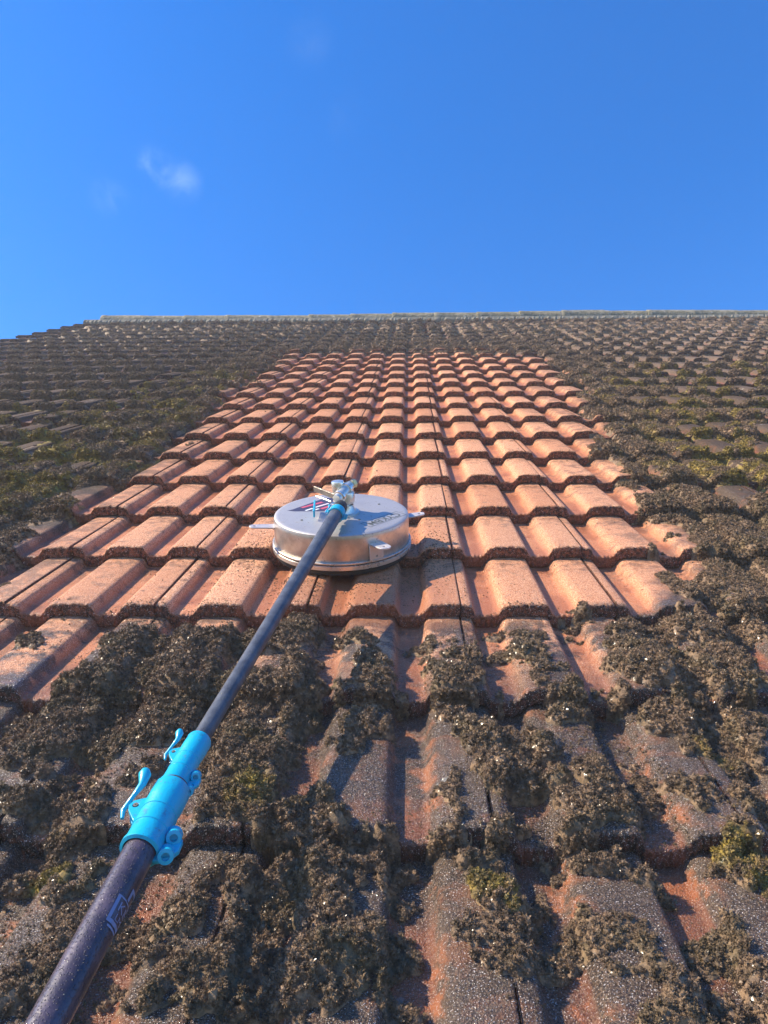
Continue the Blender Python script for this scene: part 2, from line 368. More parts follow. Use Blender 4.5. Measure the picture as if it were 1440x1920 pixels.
def refine(k):
    out = []
    for a, b in zip(_ku[:-1], _ku[1:]):
        n = max(1, int(round((b-a)/k)));  out += list(np.linspace(a, b, n, endpoint=False))
    return np.array(out+[TW])
NEAR = []
for s in range(5):
    V, Fc, mi, pr = tile_arrays(refine(.0028), 40+s, .0019)
    NEAR.append(mesh_np('near_tile', V, Fc, mi, {'prof': pr}, True))
MIDT = []
for s in range(3):
    V, Fc, mi, pr = tile_arrays(refine(.008), 80+s, .0020)
    MIDT.append(mesh_np('mid_tile', V, Fc, mi, {'prof': pr}, True))
FARA = tile_arrays(np.unique(np.concatenate([_ku, [.05, .13, .20, .27]])), 99, 0)
for me in NEAR+MIDT: me.materials.append(M_TILE); me.materials.append(M_FACE)

def cam_z(u, v, n=0.): return np.asarray(u)*_u[2]+np.asarray(v)*_v[2]+(np.asarray(n)-HCAM)*_n[2]
def to_px(u, v, n=0.):
    X = u*_u[0]+v*_v[0]+(n-HCAM)*_n[0]; Y = u*_u[1]+v*_v[1]+(n-HCAM)*_n[1]; Z = cam_z(u, v, n)
    return CXP+F*X/Z, CYP-F*Y/Z, Z
cells = []
CMIN = -12
for k in range(KMIN, KMAX+1):
    for c in range(CMIN, 17):
        u = U0+TW*c; v = V0+G*k
        x0, y0, z0 = to_px(u, max(v, .45)); x1, y1, z1 = to_px(u+TW, max(v, .45)); xb = to_px(u+TW/2, v+G)[0]
        inn = (x1 > 0 and x0 < 1440) or 0 < xb < 1440
        area = min(max(0, min(x1, 1440)-max(x0, 0)), 1e9)*(y0-to_px(u, v+G)[1]) if inn else -z0
        cells.append((area, k, c))
cells.sort(reverse=True)
bulk = []
for i, (area, k, c) in enumerate(cells):
    u = U0+TW*c; v = V0+G*k
    jr = random.Random(k*131+c*7)
    if k == 3 and abs(u) < 99: pass
    ju, jv, jn, ja = jr.gauss(0, .0008), jr.gauss(0, .002), jr.gauss(0, .0008), jr.gauss(0, .004)
    if i < 300:
        me = NEAR[jr.randrange(5)] if v < 2.3 else MIDT[jr.randrange(3)]
        o = bpy.data.objects.new('roof_tile', me); COL.objects.link(o); o.parent = roof
        o.location = (u+ju, v+jv, jn+.0006); o.rotation_euler = (jr.gauss(0, .0025), 0, ja*.6)
    else: bulk.append((u+ju, v+jv, jn+.0006, ja*.6))
V, Fc, mi, pr = FARA; nV = len(V)
AV, AF = [], []
for q, (u, v, n_, a) in enumerate(bulk):
    ca, sa = math.cos(a), math.sin(a)
    w = V.copy(); w[:, 0] = V[:, 0]*ca-V[:, 1]*sa+u; w[:, 1] = V[:, 0]*sa+V[:, 1]*ca+v; w[:, 2] = V[:, 2]+n_
    AV.append(w); AF.append(Fc+q*nV)
me = mesh_np('far_tiles', np.vstack(AV), np.vstack(AF), np.tile(mi, len(bulk)), {'prof': np.tile(pr, len(bulk))})
link_mesh('roof_tile', me, [M_TILE, M_FACE], roof, kind='stuff')

def box_mesh(name, lo, hi):
    bm = bmesh.new(); bmesh.ops.create_cube(bm, size=1)
    for vv in bm.verts: vv.co = Vector([lo[i]+(hi[i]-lo[i])*(vv.co[i]+.5) for i in range(3)])
    me = bpy.data.meshes.new(name); bm.to_mesh(me); bm.free(); return me
UL, UR = U0+TW*CMIN, U0+TW*17
link_mesh('roof_deck', box_mesh('deck', (UL+.03, V0-G+.02, -.115), (UR-.02, V_TOP+.02, -.062)), [M_BATTEN], roof)

# ridge: half-round tiles bedded on mortar
RV = V_TOP+.035
def ridge_mesh(seed):
    r = random.Random(seed); bm = bmesh.new(); Ln = .452; R = .078; rings = []
    prof_s = [(0, 1.0), (.006, 1.03), (.05, 1.035), (.056, 1.0), (.25, 1.0), (Ln, .965)]
    for x, s in prof_s:
        ring = []
        for i in range(15):
            a = math.radians(-12+204*i/14); j = 1+r.uniform(-.008, .008)
            ring.append(bm.verts.new((x, R*s*j*math.cos(a)*1.12, R*s*j*math.sin(a))))
        rings.append(ring)
    for a, b in zip(rings, rings[1:]):
        for i in range(14):
            f = bm.faces.new((a[i], b[i], b[i+1], a[i+1])); f.smooth = True
    e = [bm.verts.new((0, vv.co.y*.84, vv.co.z*.84)) for vv in rings[0]]
    for i in range(14): bm.faces.new((rings[0][i], rings[0][i+1], e[i+1], e[i]))
    me = bpy.data.meshes.new('ridge_tile'); bm.to_mesh(me); bm.free(); return me
def ridge_material():
    m, t, b = mat('ridge_tile_lichen'); tc = nd(t, 'ShaderNodeTexCoord'); tc.object = roof; P = tc.outputs['Object']
    c = mix(t, mrange(t, noise(t, P, 26, 5, .7), .4, .62), (.13, .12, .065), (.31, .26, .17))
    c = mix(t, mrange(t, noise(t, P, 60, 4, .7), .58, .66), c, (.07, .075, .045))
    c = mix(t, mrange(t, noise(t, P, 40, 3, .5), .68, .72), c, (.6, .6, .55))
    L(t, c, b.inputs['Base Color']); b.inputs['Roughness'].default_value = .8
    bp = nd(t, 'ShaderNodeBump'); bp.inputs['Distance'].default_value = .01
    L(t, noise(t, P, 60, 4), bp.inputs['Height']); L(t, bp.outputs[0], b.inputs['Normal'])
    return m
M_RIDGE = ridge_material()
RM = [ridge_mesh(s) for s in range(3)]
x = UL+.17; i = 0
while x < UR-.2:
    o = link_mesh('ridge_tile', RM[i % 3], [M_RIDGE], roof)
    o.location = (x, RV+random.gauss(0, .003), -.022+random.gauss(0, .003)+.01*math.sin(x*.9)); o.rotation_euler = (0, random.gauss(0, .004), random.gauss(0, .004))
    x += .45; i += 1
bm = bmesh.new(); n_s = 500; pv = []
for i in range(n_s):
    x = UL+.01+(UR-UL-.03)*i/(n_s-1); dv = RV-.135+random.gauss(0, .008)
    a = bm.verts.new((x, dv, -.055)); b = bm.verts.new((x, dv+.004, -.004+random.gauss(0, .004))); c = bm.verts.new((x, RV-.10, .02))
    pv.append((a, b, c))
for p, q in zip(pv, pv[1:]):
    bm.faces.new((p[0], q[0], q[1], p[1])); bm.faces.new((p[1], q[1], q[2], p[2]))
me = bpy.data.meshes.new('ridge_mortar'); bm.to_mesh(me); bm.free()
link_mesh('ridge_mortar', me, [M_MORTAR], roof)
# far slope of the roof, gable wall and the ground far below
bm = bmesh.new()
Rinv = R_roof.to_3x3().inverted()
top = Vector((0, RV, -.01)); back = Rinv @ Vector((0, math.cos(PITCH), -math.sin(PITCH)))
pts = [top+Vector((UL, 0, 0)), top+Vector((UR, 0, 0)), top+Vector((UR, 0, 0))+back*8.5, top+Vector((UL, 0, 0))+back*8.5]
bm.faces.new([bm.verts.new(p) for p in pts])
r_ = bmesh.ops.extrude_face_region(bm, geom=bm.faces[:])
nn_ = Rinv @ Vector((0, -math.sin(PITCH), -math.cos(PITCH)))*.05
for e in r_['geom']:
    if isinstance(e, bmesh.types.BMVert): e.co += nn_
me = bpy.data.meshes.new('back_slope'); bm.to_mesh(me); bm.free()
link_mesh('back_slope', me, [M_TILE], roof)
rw = R_roof.to_3x3()
ea = rw @ Vector((0, V0-G+.05, -.12)); rd = rw @ Vector((0, RV, -.12)); yb = rd.y*2-ea.y
GZ = -4.6
bm = bmesh.new()
pr_ = [(ea.y, GZ), (ea.y, ea.z), (rd.y, rd.z), (yb, ea.z), (yb, GZ)]
l = [bm.verts.new((UL+.09, y, z)) for y, z in pr_]; r = [bm.verts.new((UR-.09, y, z)) for y, z in pr_]
bm.faces.new(l); bm.faces.new(r[::-1])
for i in (0, 3): bm.faces.new((l[i], r[i], r[i+1], l[i+1]))
me = bpy.data.meshes.new('house_walls'); bm.to_mesh(me); bm.free()
hw = link_mesh('house_walls', me, [M_GABLE]); hw['kind'] = 'structure'
me = box_mesh('ground', (-200, -200, GZ-1), (200, 200, GZ))
m_, t_, b_ = mat('ground_grass'); tc_ = nd(t_, 'ShaderNodeTexCoord')
L(t_, mix(t_, mrange(t_, noise(t_, tc_.outputs['Object'], .8, 6, .7), .35, .65), (.05, .07, .025), (.10, .11, .045)), b_.inputs['Base Color']); b_.inputs['Roughness'].default_value = .95
link_mesh('ground', me, [m_])['kind'] = 'structure'

# ------------------------------------------------------------------ thin haze volume: some spray mist, added also for the lens-flare veil
m_, t_ = bpy.data.materials.new('haze_air'), None; m_.use_nodes = True; t_ = m_.node_tree; t_.nodes.clear()
pv_ = nd(t_, 'ShaderNodeVolumePrincipled'); pv_.inputs['Color'].default_value = (1, .97, .95, 1); pv_.inputs['Density'].default_value = .011; pv_.inputs['Anisotropy'].default_value = .1
L(t_, pv_.outputs[0], nd(t_, 'ShaderNodeOutputMaterial').inputs['Volume'])
hz = link_mesh('haze', box_mesh('haze', (-201, -201, GZ-2), (201, 201, 5.55)), [m_]); hz['kind'] = 'stuff'

# ------------------------------------------------------------------ moss
MASSES = [(-0.437,1.21,0.141,0.121,0.03,0.1), (-0.275,1.248,0.116,0.098,0.028,0.1), (-0.485,1.08,0.086,0.081,0.024,0.1), (-0.188,1.087,0.068,0.145,0.024,0.1), (-0.296,1.085,0.094,0.097,0.026,0.15), 
    (-0.203,1.28,0.059,0.096,0.022,0), (-0.516,1.008,0.098,0.058,0.02,0.1), (-0.361,1.014,0.089,0.087,0.024,0.3), (-0.507,0.915,0.083,0.062,0.02,0.2), (-0.487,0.823,0.062,0.052,0.016,0.1), 
    (-0.438,0.956,0.07,0.079,0.02,0.2), (-0.236,0.921,0.064,0.074,0.022,0.3), (-0.202,0.821,0.054,0.077,0.024,0.8), (-0.289,0.986,0.063,0.083,0.02,0.2), (-0.169,0.924,0.045,0.087,0.014,0.1), 
    (-0.122,0.696,0.089,0.11,0.034,0.25), (-0.077,0.588,0.078,0.08,0.03,0.3), (-0.18,0.603,0.038,0.07,0.018,0.2), (-0.133,0.541,0.075,0.038,0.026,0.2), (-0.188,0.716,0.043,0.05,0.02,0.4), 
    (-0.135,0.779,0.072,0.047,0.03,0.4), (-0.078,1.237,0.055,0.068,0.018,0.1), (-0.065,1.083,0.053,0.058,0.016,0.1), (-0.069,0.993,0.063,0.053,0.022,0.1), (-0.073,0.734,0.068,0.029,0.016,0.1), 
    (-0.022,0.703,0.03,0.048,0.012,0.1), (0.05,1.226,0.038,0.036,0.01,0.1), (0.043,1.151,0.045,0.032,0.01,0.1), (0.103,1.191,0.026,0.075,0.014,0.1), (0.07,1.078,0.063,0.067,0.018,0.1), 
    (0.07,1.007,0.048,0.026,0.012,0.1), (0.206,1.268,0.058,0.038,0.012,0.1), (0.225,1.209,0.046,0.048,0.014,0.1), (0.222,1.136,0.044,0.049,0.014,0.1), (0.24,1.05,0.049,0.068,0.018,0.1), 
    (0.196,1.077,0.05,0.035,0.012,0.1), (0.138,0.953,0.091,0.08,0.034,0.1), (0.153,0.868,0.06,0.067,0.036,0.1), (0.095,0.975,0.046,0.054,0.02,0.2), (0.255,0.87,0.056,0.067,0.02,0.2), 
    (0.229,0.787,0.058,0.057,0.022,0.2), (0.245,0.723,0.054,0.033,0.018,0.2), (0.455,1.307,0.117,0.092,0.03,0), (0.544,1.289,0.086,0.106,0.03,0), (0.425,1.155,0.131,0.109,0.032,0), 
    (0.541,1.141,0.077,0.12,0.024,0), (0.433,1.025,0.119,0.08,0.026,0.05), (0.638,1.357,0.09,0.116,0.02,0), (0.581,1.479,0.076,0.108,0.022,0), (0.492,0.96,0.052,0.091,0.022,0.2), 
    (0.423,0.931,0.044,0.074,0.018,0.7), (0.369,0.839,0.041,0.063,0.016,0.3), (0.375,0.734,0.043,0.034,0.022,1.0), (0.394,0.694,0.035,0.031,0.018,0.8), (0.434,0.821,0.04,0.071,0.016,0.3), 
    (0.071,0.754,0.051,0.029,0.02,0.5), (0.09,0.688,0.041,0.037,0.022,1.0), (0.076,0.813,0.017,0.06,0.01,0.5), (0.122,0.755,0.038,0.027,0.012,0.3), (0.109,0.651,0.017,0.021,0.012,0.8), 
    (0.18,0.73,0.037,0.02,0.012,0.1), (0.212,0.621,0.048,0.046,0.012,0.2), (0.243,0.549,0.044,0.033,0.014,0.2), (0.156,0.605,0.021,0.032,0.01,0.3), (0.137,0.688,0.023,0.023,0.01,0.3), 
    (0.015,0.753,0.038,0.036,0.006,0.1), (0.002,0.657,0.034,0.044,0.01,0.2), (-0.013,0.538,0.03,0.043,0.012,0.2), (0.103,0.585,0.008,0.016,0.008,1), (-0.415,0.694,0.043,0.029,0.018,1.0), 
    (-0.43,0.663,0.023,0.037,0.014,0.6), (-0.393,0.746,0.045,0.045,0.014,0.3), (-0.368,0.571,0.047,0.048,0.018,0.2), (-0.331,0.636,0.034,0.042,0.012,0.2), (-0.248,0.645,0.04,0.043,0.016,0.3), 
    (-0.233,0.697,0.024,0.029,0.018,1.0), (-0.258,0.572,0.031,0.036,0.012,0.2), (-0.204,0.545,0.045,0.039,0.018,0.2), (-0.357,0.514,0.058,0.031,0.02,0.3), (-0.372,0.814,0.041,0.041,0.012,0.3), 
    (-0.591,0.994,0.049,0.071,0.012,0.1), (0.211,0.537,0.029,0.032,0.01,0.1), (0.323,0.592,0.031,0.049,0.014,0.2), (0.314,0.649,0.028,0.042,0.01,0.2), ]
YELZ = [(-1.6, 2.5, .9, .8), (-2.2, 3.4, .8, .7), (-1.2, 3.9, .45, .9), (1.25, 2.6, .5, .6), (1.6, 3.1, .7, .7), (1.9, 4.2, .8, .9), (1.2, 3.9, .4, .6)]
def moss_T(u, v):
    k = np.floor((v-V0)/G); t = (v-V0)/G-k
    pr = np.clip(1+prof((u-U0) % TW)/ROLL, 0, 1)
    roll_id = np.floor((u-U0+.02)/.15)
    cm = clean_mask(u, v)
    near = sstep(1.42, 1.36, v)
    cau = fbm(u*38, v*38, 3, 4); fin = fbm(u*120, v*120, 23, 2); big = fbm(u*4.2+5, v*3.4, 31, 4)
    # painted masses near the camera
    A = np.zeros_like(u); wu = (fbm(u*16, v*16, 41, 3)-.5)*.11; wv = (fbm(u*16+9, v*16, 43, 3)-.5)*.11
    for (cu, cv, ru, rv, h, ye) in MASSES:
        d = np.sqrt(((u+wu-cu)/ru)**2+((v+wv-cv)/rv)**2)*np.where(cu > -.08, 1.42, 1.28)
        A = np.maximum(A, h*1.0*np.sqrt(np.clip(1-d*d, 0, 1)))
    A = A*sstep(.34, .52, fbm(u*22+1, v*18, 47, 3)+.25*np.clip(A/.03, 0, 1))
    hash_c = _hash(roll_id, k, 77)
    # thin random growth on the dirty roof close by
    thin = .010*sstep(.63, .72, fbm(u*13, v*13, 51, 4))*near*sstep(-.2, .2, v)
    # banks of wet moss pushed up beside the washed strip
    dl = np.clip(-.93-u, 0, 9); dr = np.clip(u-rb(v), 0, 9)
    bankl = np.where(u < -.85, np.exp(-(dl/.30)**2), 0); bankr = np.where(u > rb(v)-.04, np.exp(-(dr/.24)**2), 0)
    up = sstep(1.38, 1.6, v)*sstep(6.4, 5.2, v)
    bank = .014*np.maximum(bankl, bankr)*up*sstep(.45, .60, fbm(u*9, v*7, 61, 4)+.10)
    # clumps on the front edge of each roll and loose cover farther off
    fr = np.where(t < .5, np.exp(-(t*G/.040)**2), np.exp(-((1-t)*G/.022)**2))
    dist_side = np.minimum(np.maximum(dl, dr), 3)
    edge = (.004+.010*hash_c)*fr*sstep(.35, .8, pr+.15)*sstep(.32, .54, big+.25*hash_c)*sstep(1.5, 1.9, v)
    pan = .010*np.exp(-(np.where(t < .5, t, 1-t)*G/.03)**2)*sstep(.45, .6, fbm(u*11, v*9, 71, 3))*(1-pr)
    mid = sstep(1.5, 1.8, v)*sstep(5.2, 3.2, v)*np.exp(-(dist_side/1.0)**2)
    cover = .010*sstep(.575, .655, fbm(u*6.5, v*6., 81, 4)+.10*(mid-.6)+.04*(t < .35))*(.3+.7*mid)
    cover = cover*sstep(1.45, 1.7, v)
    band = .012*sstep(5.6, 5.8, v)*sstep(7.2, 5.9, v)*sstep(-1.1, -.9, u)*sstep(1.2, .9, u)*sstep(.35, .5, big)
    T = np.maximum.reduce([A*(v < 1.60), thin, bank, edge, pan*sstep(1.5, 1.9, v), cover, band])
    T = T*(1-np.where(A > 0, np.clip(cm*1.0, 0, 1)*(v > 1.36), cm))
    T = T*sstep(U0+TW*(-12)+.10, U0+TW*(-12)+.5, u)
    # cauliflower relief
    T = np.where(T > .0012, T*(.42+1.1*cau)+np.minimum(T, .012)*(fin-.5)*.9, 0)
    return T
def moss_yel(u, v):
    k = fbm(u*11, v*11, 91, 4); y = np.zeros_like(u)
    for (cu, cv, ru, rv) in YELZ:
        y = np.maximum(y, np.exp(-(((u-cu)/ru)**2+((v-cv)/rv)**2)))
    y = y*1.05*sstep(.43, .58, k)+.26*k
    for (cu, cv, ru, rv, h, ye) in MASSES:
        if ye > .25:
            d = ((u-cu)/(ru*1.1))**2+((v-cv)/(rv*1.1))**2
            y = np.maximum(y, ye*np.exp(-d*1.2)*sstep(.34, .56, k))
    return y
mroot = bpy.data.objects.new('moss', None)
COL.objects.link(mroot); mroot.matrix_world = R_roof
mroot['label'] = 'wet brown and yellow-green moss in clumps over the dirty tiles around the washed strip'
mroot['category'] = 'moss'; mroot['kind'] = 'stuff'
def in_view(u, v, marg=120):
    x, y, z = to_px(u, v, 0.); return (z > .2) & (x > -marg*3) & (x < 1440+marg*3) & (y < 1920+marg*2)
VV, FF, YY = [], [], []; off = 0
for (u0, u1, v0, v1, st, sv) in [(-1.25, 1.45, .44, 1.72, .0050, .0055), (-3.5, 3.4, 1.72, 3.6, .0125, .014), (-3.5, 5.2, 3.6, V_TOP-.1, .022, .028)]:
    us = np.arange(u0, u1, st); vs = np.arange(v0, v1+sv*.9, sv)
    U, Vg = np.meshgrid(us, vs, indexing='ij')
    T = moss_T(U, Vg); z = roof_z(U, Vg)
    zz = z+T*np.where(Vg > 3.6, .45, .86)-.0015+np.where(T < .0012, -.006, 0)
    f = grid_faces(len(us), len(vs)); Tf = T.ravel()
    keep = (Tf[f] > .0012).any(1) & in_view(U.ravel()[f[:, 0]], Vg.ravel()[f[:, 0]])
    f = f[keep]; used, inv = np.unique(f, return_inverse=True); f = inv.reshape(f.shape)
    P3 = np.stack([U.ravel(), Vg.ravel(), zz.ravel()], 1)[used]
    VV.append(P3); FF.append(f+off); YY.append(moss_yel(P3[:, 0], P3[:, 1])); off += len(P3)
me = mesh_np('moss_cushion', np.vstack(VV), np.vstack(FF), None, {'yel': np.concatenate(YY)}, smooth=True)
link_mesh('moss_cushion', me, [M_MOSS], mroot, kind='stuff')
print('moss faces', len(me.polygons))

# small leafy tufts that cover the cushions
def tuft_mesh(seed):
    r = random.Random(seed); bm = bmesh.new(); bmesh.ops.create_icosphere(bm, subdivisions=1, radius=.72)
    for q in bm.verts: q.co *= r.uniform(.7, 1.15)
    for i in range(34):
        d = Vector((r.gauss(0, 1), r.gauss(0, 1), r.gauss(0, 1)+.25)).normalized()
        s = d.cross(Vector((r.gauss(0, 1), r.gauss(0, 1), r.gauss(0, 1)))).normalized(); l = r.uniform(.35, .75); w = r.uniform(.10, .22)
        b0 = d*.5; tip = d*(.6+l)+s.cross(d)*r.uniform(-.25, .25); mid = d*(.55+l*.5)
        vs = [bm.verts.new(p) for p in (b0, mid+s*w, tip, mid-s*w)]; bm.faces.new(vs)
    me = bpy.data.meshes.new('moss_leaf_tuft'); bm.to_mesh(me); bm.free(); me.materials.append(M_MOSST); return me
tcol = bpy.data.collections.new('moss_tuft_shapes')
for s in range(6):
    o = bpy.data.objects.new('moss_tuft_shape', tuft_mesh(s)); tcol.objects.link(o)
def scatter(u0, u1, v0, v1, N, sz):
    u = rng.uniform(u0, u1, N); v = rng.uniform(v0, v1, N); k = in_view(u, v, 40); u, v = u[k], v[k]
    T = moss_T(u, v); k = T > .0022; u, v, T = u[k], v[k], T[k]
    z = roof_z(u, v)+T*rng.uniform(.72, 1.04, len(T)); s = sz*rng.lognormal(0, .32, len(T))*np.clip(.55+T/.02, .6, 1.15)
    return np.stack([u, v, z], 1), s, moss_yel(u, v)+rng.normal(0, .08, len(T))
parts = []
def scatter_front(u0, u1, k0, k1, N, sz):
    # moss that hangs over the front face of a course
    k = rng.integers(k0, k1+1, N); u = rng.uniform(u0, u1, N); vf = V0+G*k
    q = in_view(u, vf, 40); k, u, vf = k[q], u[q], vf[q]
    Tb = np.minimum(moss_T(u, vf+.004), moss_T(u, vf-.010)+.004); q = Tb > .003; u, vf, Tb = u[q], vf[q], Tb[q]
    w = rng.uniform(0, 1, len(u)); v = vf-rng.uniform(.0, 1., len(u))*np.minimum(Tb, .012)-.002
    z0_ = roof_z(u, vf-.012); z1_ = roof_z(u, vf+.004)+Tb*.6
    return np.stack([u, v, z0_+(z1_-z0_)*w], 1), sz*rng.lognormal(0, .3, len(u)), moss_yel(u, v)+rng.normal(0, .08, len(u))
parts.append(scatter_front(-1.2, 1.4, -1, 2, 26000, .0030)); parts.append(scatter_front(-2.2, 2.2, 3, 6, 26000, .0045)); parts.append(scatter_front(-3.4, 3.6, 7, 14, 40000, .007))
parts.append(scatter(-1.25, 1.45, .44, 1.0, 110000, .0027))
parts.append(scatter(-1.25, 1.45, 1.0, 1.72, 80000, .0033))
parts.append(scatter(-2.2, 2.2, 1.72, 2.6, 90000, .0046))
parts.append(scatter(-3.5, 3.0, 2.6, 3.8, 120000, .0058))
parts.append(scatter(-3.5, 4.0, 3.8, 5.6, 120000, .0078))
parts.append(scatter(-3.5, 5.2, 5.6, V_TOP-.1, 110000, .0098))
# crumbs of moss left on the washed tiles
N = 5200; u = rng.uniform(-.95, .95, N); v = rng.uniform(1.0, 5.5, N)**1.; t = ((v-V0)/G) % 1
w = .04+.9*sstep(.62, .95, t)+.5*sstep(.12, .0, t); w *= sstep(.42, .62, fbm(u*7, v*7, 15, 3))*1.0+.05
k = rng.uniform(0, 1, N) < w; u, v = u[k], v[k]
z = roof_z(u, v)+.001; parts.append((np.stack([u, v, z], 1), rng.uniform(.0008, .0024, len(u))*(.7+.28*v), rng.uniform(0, .5, len(u))))
# crumbs strewn on the black tiles nearby
N = 46000; u = rng.uniform(-1.1, 1.2, N); v = rng.uniform(.44, 1.4, N); k = fbm(u*9, v*9, 19, 3) > .50; u, v = u[k], v[k]
parts.append((np.stack([u, v, roof_z(u, v)+.0005], 1), rng.uniform(.0006, .0024, len(u))*rng.uniform(.5, 1, len(u)), rng.uniform(0, .6, len(u))))
# sludge crumbs thrown out around the cleaning head
N = 2600; a_ = rng.uniform(0, 6.283, N); r_ = .165+rng.exponential(.085, N); u = -.157+r_*np.cos(a_); v = 1.697+r_*np.sin(a_)*1.1
parts.append((np.stack([u, v, roof_z(u, v)+.0006], 1), rng.uniform(.0006, .0020, N), rng.uniform(0, .4, N)))
P3 = np.vstack([p[0] for p in parts]); SC = np.concatenate([p[1] for p in parts]); YE = np.concatenate([p[2] for p in parts])
me = bpy.data.meshes.new('moss_points'); me.vertices.add(len(P3)); me.vertices.foreach_set('co', P3.astype(np.float32).ravel())
for k, a in (('size', SC), ('yel', YE)):
    at = me.attributes.new(k, 'FLOAT', 'POINT'); at.data.foreach_set('value', a.astype(np.float32))
print('tufts', len(P3))
tuf = link_mesh('moss_tuft', me, [], mroot, kind='stuff')
ng = bpy.data.node_groups.new('scatter_tufts', 'GeometryNodeTree')
ng.interface.new_socket('Geometry', in_out='INPUT', socket_type='NodeSocketGeometry'); ng.interface.new_socket('Geometry', in_out='OUTPUT', socket_type='NodeSocketGeometry')
gi = ng.nodes.new('NodeGroupInput'); go = ng.nodes.new('NodeGroupOutput')
ci = ng.nodes.new('GeometryNodeCollectionInfo'); ci.inputs['Collection'].default_value = tcol; ci.inputs['Separate Children'].default_value = True; ci.inputs['Reset Children'].default_value = True
ip = ng.nodes.new('GeometryNodeInstanceOnPoints'); ip.inputs['Pick Instance'].default_value = True
rv = ng.nodes.new('FunctionNodeRandomValue'); rv.data_type = 'FLOAT_VECTOR'; rv.inputs[0].default_value = (-.7, -.7, 0); rv.inputs[1].default_value = (.7, .7, 6.28)
na = ng.nodes.new('GeometryNodeInputNamedAttribute'); na.data_type = 'FLOAT'; na.inputs['Name'].default_value = 'size'
for a, b in ((gi.outputs[0], ip.inputs['Points']), (ci.outputs[0], ip.inputs['Instance']), (rv.outputs[0], ip.inputs['Rotation']), (na.outputs[0], ip.inputs['Scale']), (ip.outputs[0], go.inputs[0])):
    ng.links.new(a, b)
md = tuf.modifiers.new('scatter', 'NODES'); md.node_group = ng

# ------------------------------------------------------------------ surface cleaner on its pole
CU, CV, CN = -.157, 1.697, 0.          # centre of the disc on the roof
cl = bpy.data.objects.new('surface_cleaner', None); COL.objects.link(cl); cl.parent = None
cl.matrix_world = R_roof @ Matrix.Translation((CU, CV, CN))
cl['label'] = 'round stainless steel roof surface cleaner on a long dark pole with bright cyan clamps'
cl['category'] = 'surface cleaner'
def lathe(name, prof_, m, n=72, parent=cl, loc=(0, 0, 0), axis=None, close=True):
    bm = bmesh.new(); rings = []
    for r, z in prof_:
        rings.append([bm.verts.new((r*math.cos(2*math.pi*i/n), r*math.sin(2*math.pi*i/n), z)) for i in range(n)] if r > 1e-6 else [bm.verts.new((0, 0, z))])
    for a, b in zip(rings, rings[1:]):
        for i in range(n):
            j = (i+1) % n
            if len(a) == 1 and len(b) == 1: continue
            if len(a) == 1: f = bm.faces.new((a[0], b[i], b[j]))
            elif len(b) == 1: f = bm.faces.new((a[i], a[j], b[0]))
            else: f = bm.faces.new((a[i], a[j], b[j], b[i]))
            f.smooth = True
    bmesh.ops.recalc_face_normals(bm, faces=bm.faces)
    me = bpy.data.meshes.new(name); bm.to_mesh(me); bm.free()
    try: me.set_sharp_from_angle(angle=math.radians(38))
    except Exception: pass
    o = link_mesh(name, me, [m], parent)
    Mx = Matrix.Translation(loc)
    if axis is not None: Mx = Mx @ Vector(axis).normalized().to_track_quat('Z', 'Y').to_matrix().to_4x4()
    o.matrix_local = Mx
    return o
def tube_path(name, pts, radii, m, n=16, parent=cl, cap=True):
    bm = bmesh.new(); pts = [Vector(p) for p in pts]; rings = []; side = None
    for i, p in enumerate(pts):
        d = (pts[min(i+1, len(pts)-1)]-pts[max(i-1, 0)]).normalized()
        if side is None: side = d.cross(Vector((0, 0, 1))).normalized()
        side = (side-d*side.dot(d)).normalized(); up_ = d.cross(side); r = radii[i] if hasattr(radii, '__len__') else radii
        rings.append([bm.verts.new(p+(side*math.cos(2*math.pi*k/n)+up_*math.sin(2*math.pi*k/n))*r) for k in range(n)])
    for a, b in zip(rings, rings[1:]):
        for k in range(n): bm.faces.new((a[k], a[(k+1) % n], b[(k+1) % n], b[k])).smooth = True
    if cap: bm.faces.new(rings[0][::-1]); bm.faces.new(rings[-1])
    bmesh.ops.recalc_face_normals(bm, faces=bm.faces)
    me = bpy.data.meshes.new(name); bm.to_mesh(me); bm.free()
    try: me.set_sharp_from_angle(angle=math.radians(45))
    except Exception: pass
    return link_mesh(name, me, [m], parent)
def plate(name, outline, holes, z0, z1, m, parent=cl, mtx=None, bevel=.0006):
    """flat plate with optional round holes: outline CCW list of (x,y)"""
    cu = bpy.data.curves.new(name, 'CURVE'); cu.dimensions = '2D'; cu.fill_mode = 'BOTH'
    def spl(p):
        s = cu.splines.new('POLY'); s.points.add(len(p)-1); s.use_cyclic_u = True
        for q, w in zip(s.points, p): q.co = (*w, 0, 1)
    spl(outline)
    for (hx, hy, hr) in holes: spl([(hx+hr*math.cos(a*math.pi/8), hy-hr*math.sin(a*math.pi/8)) for a in range(16)])
    cu.extrude = (z1-z0)/2; cu.bevel_depth = bevel; cu.bevel_resolution = 1
    tmp = bpy.data.objects.new('tmp', cu); COL.objects.link(tmp)
    dg = bpy.context.evaluated_depsgraph_get(); me = bpy.data.meshes.new_from_object(tmp.evaluated_get(dg)); bpy.data.objects.remove(tmp)
    me.transform(Matrix.Translation((0, 0, (z0+z1)/2)))
    if mtx is not None: me.transform(mtx)
    me.materials.clear()
    return link_mesh(name, me, [m], parent)
